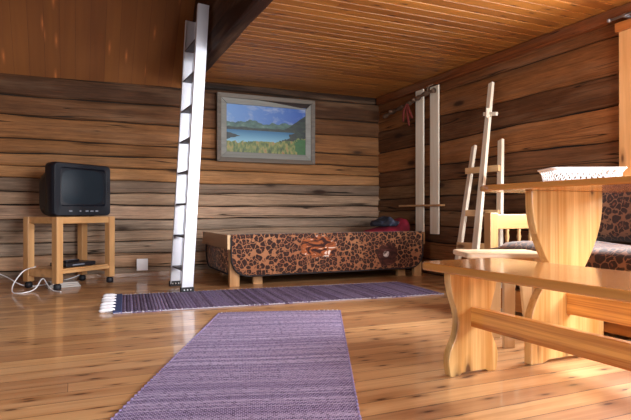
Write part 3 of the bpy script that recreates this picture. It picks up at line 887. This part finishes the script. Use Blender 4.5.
# ------------------------------------------------------------------ painting
t = empty('framed_painting', (1.325, 5.485, 1.15), label='framed landscape painting of a blue lake on the log wall', cat='painting')
W_, H_ = 1.095, 0.707
def miter(name, x0, x1, z0, z1, w, y0, y1, mat, lift=0.0, skip_top=False):
    P = [(x0, z0), (x1, z0), (x1, z1), (x0, z1)]
    I = [(x0 + w, z0 + w), (x1 - w, z0 + w), (x1 - w, z1 - w), (x0 + w, z1 - w)]
    for k in range(4):
        if skip_top and k == 2: continue
        bm = B(); j = (k + 1) % 4
        a, b, c, d = [Vector((p[0], 0, p[1])) for p in (P[k], P[j], I[j], I[k])]
        va = [bm.verts.new(q_ + Vector((0, yy, 0))) for yy in (y0,) for q_ in (a, b, c, d)]
        vb = [bm.verts.new(q_ + Vector((0, yy + (lift if i > 1 else 0), 0))) for yy in (y1,) for i, q_ in enumerate((a, b, c, d))]
        bm.faces.new(va); bm.faces.new(vb[::-1])
        for i in range(4): bm.faces.new((va[i], va[(i + 1) % 4], vb[(i + 1) % 4], vb[i]))
        obj(name, bm, mat, t, bevel=0.003)
miter('outer_moulding', 0, W_, 0, H_, 0.045, 0, -0.045, M['frame_out'], 0.012)
miter('inner_slip', 0.045, W_ - 0.045, 0.045, H_ - 0.045, 0.06, 0, -0.028, M['frame_in'], 0.010, skip_top=True)
bm = B(); box(bm, 0.02, W_ - .02, -0.006, -0.001, 0.02, H_ - .02); obj('backing', bm, M['frame_gap'], t)
bm = B()   # warped top slip: narrows to the right, leaving a dark wedge
top = [(0.045, H_ - .045), (0.25, H_ - .046), (0.45, H_ - .048), (0.60, H_ - .058), (0.75, H_ - .073), (0.90, H_ - .090), (0.99, H_ - .098)]
bot = [(0.99, H_ - .105), (0.105, H_ - .105)]
prism(bm, top + bot, lambda u, v, sd: Vector((u, -0.030 * sd, v)))
obj('inner_slip', bm, M['frame_in'], t, bevel=0.002)
bm = B(); box(bm, 0, 0.90, -0.004, 0.0, 0, 0.52)
o = obj('canvas', bm, M['painting'], t); o.location = (0.0975, -0.010, 0.0975)

# ------------------------------------------------------------------ boards hung on the right wall
for name, y0, y1, z0, z1, lab in (('wall_plank', 4.58, 4.715, 0.41, 1.885, 'pale narrow plank upright on right wall, nearer the corner'),
                                  ('wall_plank', 4.33, 4.465, 0.41, 1.875, 'pale upright plank on right wall, farther from the corner')):
    bm = B(); box(bm, XR - 0.060, XR - 0.043, y0, y1, z0, z1)
    tag(obj(name, bm, M['white_wood'], bevel=0.003), lab, 'plank', None)
bm = B(); box(bm, XR - 0.115, XR - 0.061, 4.22, 4.95, 0.685, 0.703)
tag(obj('thin_ledge', bm, M['bedwood'], bevel=0.003), 'thin wooden ledge crossing the two pale upright planks', 'ledge')
t = empty('wall_branch', (3.18, 4.75, 1.72), label='dark gnarled branch with red tassel hanging across the pale planks', cat='branch')
bm = B()
pts = catmull([(-.0, .50, -.02), (.01, .32, .01), (-.01, .12, 0.02), (.0, -.10, .055), (-.02, -.28, .075), (.0, -.44, .09)], 6)
tube(bm, pts, [0.020 + .006 * math.sin(i * 1.3) for i in range(len(pts))], 10)
tube(bm, catmull([(-.01, -.34, .08), (-.03, -.38, .13), (.0, -.42, .15)], 4), [.012, .011, .010, .009, .009, .008, .008, .007, .006], 8)
for k, (yy, zz) in enumerate(((.33, .01), (.10, .02), (-.12, .055))): lathe(bm, [(.008, -.02), (.027, -.01), (.03, .008), (.01, .022)], (-.012, yy, zz), 10)
obj('stick', bm, M['branch'], t, smooth=True)
for dx, dy, ln in ((-.035, -.02, .20), (-.045, .03, .15), (-.03, -.05, .13)):
    bm = B()
    tube(bm, catmull([(dx, -.03, 0.03), (dx - .01, dy - .02, -.05), (dx, dy * 1.8 - .02, -ln)], 4), [.006, .008, .010, .012, .013, .014, .014, .012, .008], 8)
    obj('tassel', bm, M['tassel'], t, smooth=True)

# ------------------------------------------------------------------ leaning rack of poles
t = empty('pole_rack', (2.85, 3.3, 0), label='pale wooden rack of three tall poles with rungs leaning on right wall', cat='rack')
org = Vector((2.85, 3.3, 0))
A0, A1 = Vector((2.717, 3.44, 0)), Vector((3.19, 3.75, 1.205))
C0, C1 = Vector((2.862, 3.10, 0)), Vector((3.19, 3.425, 1.22))
D0, D1 = Vector((2.745, 3.26, 0)), Vector((3.185, 3.53, 1.71))
for a, b, w1, w2 in ((A0, A1, .060, .052), (C0, C1, .060, .055), (D0, D1, .075, .050)):
    bm = B(); bar(bm, a - org, b - org, w1, 0.028, (1, 0, 0.3), w2, 0.026); obj('pole', bm, M['white_wood'], t, bevel=0.003)
def on(a, b, z): return a.lerp(b, z / (b.z - a.z) if False else (z - a.z) / (b.z - a.z))
off = Vector((-.035, -.02, 0))
for z_, e0, e1, za, zb in ((0.98, -.10, .02, 0, .0), (0.62, 0.10, .02, 0, 0), (0.36, -.02, -.30, 0, .0)):
    a = on(A0, A1, z_) + off; b = on(C0, C1, z_ + zb) + off
    d = b - a
    bm = B(); bar(bm, a + d * e0 - org, b + d * e1 - org, 0.026, 0.052, (0, 0, 1)); obj('rung', bm, M['pine_pale_y'], t, bevel=0.003)
pk = on(D0, D1, 1.43) - org
bm = B(); bar(bm, pk + Vector((-.02, .03, .01)), pk + Vector((-.01, -.11, -.01)), .022, .03); bar(bm, pk + Vector((-.02, -.02, .05)), pk + Vector((-.03, -.03, -.03)), .03, .02)
obj('peg', bm, M['white_wood'], t, bevel=0.003)

# ------------------------------------------------------------------ aluminium ladder
t = empty('ladder', (0.797, 4.25, 0), math.radians(2.5), label='tall aluminium ladder leaning against the loft beam', cat='ladder')
lean = 0.057
LH = 2.27
def L(z, y): return Vector((z * lean, y, z))
for yy in (0.0, 0.43):
    bm = B()
    bar(bm, L(0.02, yy), L(LH, yy), 0.018, 0.088, (1, 0, 0))       # web
    for sx in (-1, 1):
        bar(bm, L(0.02, yy + (0.010 if yy == 0 else -0.010)) + Vector((sx * .042, 0, 0)), L(LH, yy + (0.010 if yy == 0 else -0.010)) + Vector((sx * .042, 0, 0)), 0.030, 0.006, (1, 0, 0))
    r = obj('rail', bm, M['alu'], t, bevel=0.002)
    bm = B(); box(bm, -0.050, 0.052, yy - 0.018, yy + 0.022, 0, 0.045); f = obj('rubber_foot', bm, M['rubber'], r, bevel=0.004)
    for k in (-.025, .0, .025):
        bm = B(); lathe(bm, [(.006, 0), (.006, .004), (.003, .006)], (0, 0, 0), 8)
        bmesh.ops.transform(bm, matrix=Matrix.Translation((k, yy - .018, .025)) @ Matrix.Rotation(PI / 2, 4, 'X'), verts=bm.verts[:])
        obj('rivet', bm, M['rivet'], r)
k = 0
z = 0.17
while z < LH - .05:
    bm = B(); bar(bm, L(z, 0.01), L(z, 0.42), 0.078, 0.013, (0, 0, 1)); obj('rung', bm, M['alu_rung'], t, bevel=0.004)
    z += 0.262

# ------------------------------------------------------------------ TV stand
RZ = math.radians(40)
Bc = Vector((-0.133, 4.765, 0))
sw, sd_ = 0.60, 0.405
t = empty('tv_stand', (Bc.x, Bc.y, 0), RZ, label='small square-legged pine stand on castors under the television', cat='stand')
lg = 0.06
for name, x, y_ in (('f', 0, 0), ('g', sw - lg, 0), ('h', 0, sd_ - lg), ('i', sw - lg, sd_ - lg)):
    bm = B(); box(bm, x, x + lg, y_, y_ + lg, 0.055, 0.59); l = obj('leg', bm, M['stand'], t, bevel=0.003)
    bm = B(); lathe(bm, [(.018, 0), (.030, .006), (.030, .040), (.020, .050), (.010, .056)], (x + lg / 2, y_ + lg / 2, 0), 14)
    obj('castor', bm, M['rubber'], l, smooth=True)
bm = B(); box(bm, lg, sw - lg, .012, .034, .535, .588); obj('top_rail', bm, M['stand_x'], t, bevel=.003)
bm = B(); box(bm, lg, sw - lg, sd_ - .034, sd_ - .012, .535, .588); obj('top_rail', bm, M['stand_x'], t, bevel=.003)
bm = B(); box(bm, .012, .034, lg, sd_ - lg, .535, .588); obj('top_rail', bm, M['stand_x'], t, bevel=.003)
bm = B(); box(bm, sw - .034, sw - .012, lg, sd_ - lg, .535, .588); obj('top_rail', bm, M['stand_x'], t, bevel=.003)
bm = B(); box(bm, .034, sw - .034, .034, sd_ - .034, .575, .5895); obj('top_board', bm, M['stand_x'], t, bevel=.003)
bm = B(); box(bm, lg, sw - lg, .008, .03, .13, .185 - .03); obj('shelf_rail', bm, M['stand_x'], t, bevel=.003)
bm = B(); box(bm, .008, .03, lg, sd_ - lg, .10, .165); obj('shelf_rail', bm, M['stand_x'], t, bevel=.003)
bm = B(); box(bm, sw - .03, sw - .008, lg, sd_ - lg, .10, .165); obj('shelf_rail', bm, M['stand_x'], t, bevel=.003)
bm = B(); box(bm, .03, sw - .03, .02, sd_ - .02, .155, .168); obj('shelf', bm, M['stand_x'], t, bevel=.002)

def loc_to_world(x, y_, z=0):
    c, s = math.cos(RZ), math.sin(RZ)
    return Vector((Bc.x + c * x - s * y_, Bc.y + s * x + c * y_, z))
p = loc_to_world(0.30, 0.16, 0.168)
t = empty('set_top_box', p, RZ, label='flat black set-top box on the lower shelf of the tv stand', cat='electronics')
bm = B(); box(bm, -.16, .14, -.10, .10, .004, .036); obj('case', bm, M['box_black'], t, bevel=.004)
bm = B(); box(bm, -.10, .02, -.103, -.0995, .014, .024); obj('front_panel', bm, M['tv_button'], t)
for x in (-.13, .11):
    for y_ in (-.08, .08): obj('foot', box(B(), x - .01, x + .01, y_ - .01, y_ + .01, 0, .005), M['rubber'], t)
p = loc_to_world(0.27, 0.16, 0.204)
t = empty('remote_control', p, RZ + .25, label='black remote control lying on the set-top box', cat='remote control')
bm = B(); prism(bm, rrect(-.085, .085, -.022, .022, .01, 4), lambda u, v, s: Vector((u, v, .018 * s))); obj('remote_body', bm, M['box_black'], t, bevel=.004)
bm = B()
for i in range(8):
    for j in range(3): box(bm, -.06 + i * .016, -.052 + i * .016, -.014 + j * .011, -.008 + j * .011, .0175, .0195)
obj('keypad', bm, M['tv_button'], t)
p = loc_to_world(0.20, 0.17, 0.0)
t = empty('newspaper', p, RZ - .5, label='folded newspapers on the floor beneath the tv stand', cat='newspaper')
bm = B()
for k in range(3): prism(bm, rrect(-.13 + k * .012, .12 - k * .01, -.09, .09, .006, 3), lambda u, v, s, k=k: Vector((u, v, .001 + k * .014 + .012 * s + .03 * abs(u) * (k + 1) * .5)))
obj('sheets', bm, M['paper'], t)

# ------------------------------------------------------------------ television
RT = math.radians(38)
t = empty('television', (-0.155, 4.80, 0.591), RT, label='bulky charcoal tube television with curved grey screen on the pine stand', cat='television')
TW, TH = 0.568, 0.462
def ringpts(x0, x1, z0, z1, r, y_, bulge=0.0):
    out = []
    for x, z in rrect(x0, x1, z0, z1, r, 5):
        zz = z + (bulge * (1 - ((x - (x0 + x1) / 2) / ((x1 - x0) / 2)) ** 2) if z > (z0 + z1) / 2 else 0)
        out.append(Vector((x, y_, zz)))
    return out
def loft(bm, rings, capa=True, capb=True):
    R = [[bm.verts.new(p) for p in r] for r in rings]
    for a in range(len(R) - 1):
        n = len(R[a])
        for k in range(n): bm.faces.new((R[a][k], R[a][(k + 1) % n], R[a + 1][(k + 1) % n], R[a + 1][k]))
    if capa: bm.faces.new(R[0][::-1])
    if capb: bm.faces.new(R[-1])
bm = B()
loft(bm, [ringpts(0, TW, 0.006, TH - .02, .035, .02, .018), ringpts(-.002, TW + .002, 0.004, TH - .018, .035, .05, .018), ringpts(.004, TW - .004, 0.004, TH - .022, .035, .115, .018),
          ringpts(.008, TW - .008, .004, TH - .06, .08, .122, .012), ringpts(.012, TW - .012, .004, TH - .09, .10, .20, .010), ringpts(.10, TW - .10, .012, TH - .13, .06, .31, .008), ringpts(.14, TW - .14, .03, TH - .17, .05, .345, .006)])
obj('housing', bm, M['tv'], t, smooth=True, bevel=.002)
bm = B()   # front bezel with opening
o_ = ringpts(0, TW, 0.006, TH - .02, .035, .02, .018)
o2 = ringpts(.008, TW - .008, 0.012, TH - .028, .03, .0, .018)
i2 = ringpts(.062, TW - .050, .088, TH - .058, .03, .004, .012)
i3 = ringpts(.070, TW - .058, .096, TH - .066, .03, .022, .012)
loft(bm, [o_, o2, i2, i3], False, False)
obj('bezel', bm, M['tv'], t, bevel=.0015)
bm = B()
nx_, nz_ = 14, 12
x0, x1, z0, z1 = .068, TW - .056, .094, TH - .060
G = [[bm.verts.new((x0 + (x1 - x0) * i / nx_, .022 - .016 * (1 - (2 * i / nx_ - 1) ** 2) * (1 - (2 * j / nz_ - 1) ** 2), z0 + (z1 - z0) * j / nz_)) for j in range(nz_ + 1)] for i in range(nx_ + 1)]
for i in range(nx_):
    for j in range(nz_): bm.faces.new((G[i][j], G[i + 1][j], G[i + 1][j + 1], G[i][j + 1]))
obj('screen', bm, M['tv_screen'], t, smooth=True)
for x in (.14, .24, .30, .35, .40):
    bm = B(); box(bm, x, x + (.028 if x != .24 else .016), -.005, .004, .040, .052); obj('button', bm, M['tv_button'], t, bevel=.002)
for k in range(2):
    bm = B()
    for j in range(12): box(bm, .085 + (TW - .11 - .085) * k if k == 0 else TW - .045, (.085 + .0) + .012 if k == 0 else TW - .03, -.0015, .003, .11 + j * .018, .118 + j * .018)
    if k == 0: bm.free(); continue
    obj('speaker_grille', bm, M['box_black'], t)
for x in (.16, TW - .16):
    for y_ in (.06, .24): obj('foot', box(B(), x, x + .03, y_, y_ + .03, 0.0, .006), M['rubber'], t)

# ------------------------------------------------------------------ cables, socket
def cable(name, pts, lab):
    bm = B(); tube(bm, catmull(pts, 10), 0.0048, 8)
    tag(obj(name, bm, M['white_pl'], smooth=True), lab, 'cable')
cable('power_cable', [(-1.0, 5.44, .26), (-.75, 5.38, .16), (-.55, 5.25, .09), (-.42, 5.1, .03), (-.33, 5.12, .006), (-.20, 5.25, .006), (-.02, 5.40, .03), (.1, 5.45, .08)],
      'white cable trailing along the wall from the left picture edge')
cable('power_cable', [(-.30, 5.08, .17), (-.38, 4.98, .15), (-.445, 4.90, .06), (-.44, 4.78, .006), (-.36, 4.72, .006), (-.29, 4.82, .02), (-.24, 4.90, .09), (-.20, 4.85, .04), (-.16, 4.76, .008), (-.10, 4.66, .006)],
      'white cable looping on the floor round the tv stand legs')
t = empty('wall_socket', (0.545, 5.485, 0.06), label='white square wall socket low on the log wall', cat='socket')
bm = B(); box(bm, 0, .105, -.012, 0.01, 0, .115); obj('plate', bm, M['white_pl'], t, bevel=.004)
bm = B(); box(bm, .030, .075, -.0145, -.012, .028, .088); obj('rocker', bm, M['white_pl'], t, bevel=.001)

# ------------------------------------------------------------------ rugs
def rug(name, lab, P0, u, v, wid, ln, mat, edge_mat, fringe, seed, band=None):
    """P0 near-left corner, u across dir, v along dir"""
    u = Vector(u); v = Vector(v)
    rnd = random.Random(seed)
    root = empty(name, (P0[0], P0[1], 0), label=lab, cat='rug')
    root.rotation_euler = (0, 0, math.atan2(u.y, u.x))
    # local frame: x across; y along (sheared slightly by hand-laid skew)
    ang = math.atan2(u.y, u.x)
    vl = Matrix.Rotation(-ang, 2) @ Vector((v.x, v.y))
    sk = vl.x / vl.y
    nx, ny = 14, max(20, int(ln / .045))
    bm = B(); R = []
    for j in range(ny + 1):
        row = []
        for i in range(nx + 1):
            y = ln * j / ny; x = wid * i / nx + sk * y
            x += 0.004 * math.sin(y * 7 + seed) * (2 * i / nx - 1) + (0.003 * rnd.uniform(-1, 1) if i in (0, nx) else 0)
            z = 0.007 + 0.0022 * (1 + math.sin(x * 6 + y * 3 + seed)) * (1 if 0 < i < nx else .3)
            row.append(bm.verts.new((x, y, z)))
        R.append(row)
    for j in range(ny):
        for i in range(nx): bm.faces.new((R[j][i], R[j][i + 1], R[j + 1][i + 1], R[j + 1][i]))
    per_ = [R[0][i] for i in range(nx)] + [R[j][nx] for j in range(ny)] + [R[ny][i] for i in range(nx, 0, -1)] + [R[j][0] for j in range(ny, 0, -1)]
    low = [bm.verts.new((q_.co.x, q_.co.y, 0.0005)) for q_ in per_]
    for k in range(len(per_)):
        j = (k + 1) % len(per_)
        bm.faces.new((per_[k], low[k], low[j], per_[j]))
    obj('woven_body', bm, mat, root)
    # whipped selvedge stitches along both long edges
    for side_ in (0, 1):
        bm = B()
        st = 0.034
        for k in range(int(ln / st)):
            y = k * st + .006; x = (wid if side_ else 0) + sk * y
            box(bm, x - .004, x + .004, y, y + .010, 0.001, 0.0115)
        xx = wid if side_ else 0
        prism(bm, [(xx - .003, 0), (xx + .003, 0), (xx + .003 + sk * ln, ln), (xx - .003 + sk * ln, ln)], lambda a_, b_, s_: Vector((a_, b_, .001 + .007 * s_)))
        o = obj('selvedge_stitching', bm, edge_mat, root, bevel=.002)
    if band:
        bm = B(); y0, y1 = band
        prism(bm, [(sk * y0 - .004, y0), (wid + sk * y0 + .004, y0), (wid + sk * y1 + .004, y1), (sk * y1 - .004, y1)], lambda a, b, s: Vector((a, b, .006 + .009 * s)))
        obj('end_band', bm, M['runner_band'], root, bevel=.003)
    for (yy, dirn, cnt, length, rad) in fringe:
        for k in range(cnt):
            x = wid * (k + .5) / cnt + sk * yy
            j_ = rnd.uniform(-.3, .3) * length
            bm = B()
            pts = catmull([(x, yy - dirn * .01, rad), (x + j_ * .3, yy + dirn * length * .5, rad * 1.1), (x + j_, yy + dirn * length, rad * .8)], 4)
            tube(bm, pts, [rad * .5, rad * .8, rad, rad, rad * .9, rad, rad, rad * .8, rad * .4], 7)
            obj('fringe_tassel', bm, M['cotton'], root, smooth=True)
    return root
# near rug: runs from under the camera towards the ladder
v1 = Vector((0.73, 1.59, 0)).normalized()
u1 = Vector((0.955, -0.29, 0)).normalized()
p_far = Vector((0.816, 3.287, 0))
Lr = 2.75
p0 = p_far - v1 * Lr
sinv = abs(u1.x * v1.y - u1.y * v1.x)
rug('lavender_rug', 'lavender woven rag rug stretching from the foreground to the runner', (p0.x, p0.y), u1, v1, 0.752, Lr * sinv, M['rug'], M['cotton_dim'], [(Lr * sinv, 1, 26, .022, .0045)], 2)
# far runner across the room: local y runs to the left so the fringe end is at the far end
a = Vector((2.57, 3.36, 0)); b = Vector((0.215, 3.55, 0))
v2 = (b - a).normalized(); u2 = Vector((-v2.y, v2.x, 0)) * -1
if u2.y < 0: u2 = -u2
# across direction must make a right-handed frame with v2
P0 = a
rug('plum_runner', 'long plum and grey rag runner crossing the floor before the daybed', (P0.x, P0.y), u2, v2, 0.75, (b - a).length, M['runner'], M['runner_edge'], [((b - a).length, 1, 6, .085, .015)], 5,
    band=((b - a).length - .05, (b - a).length + .003))
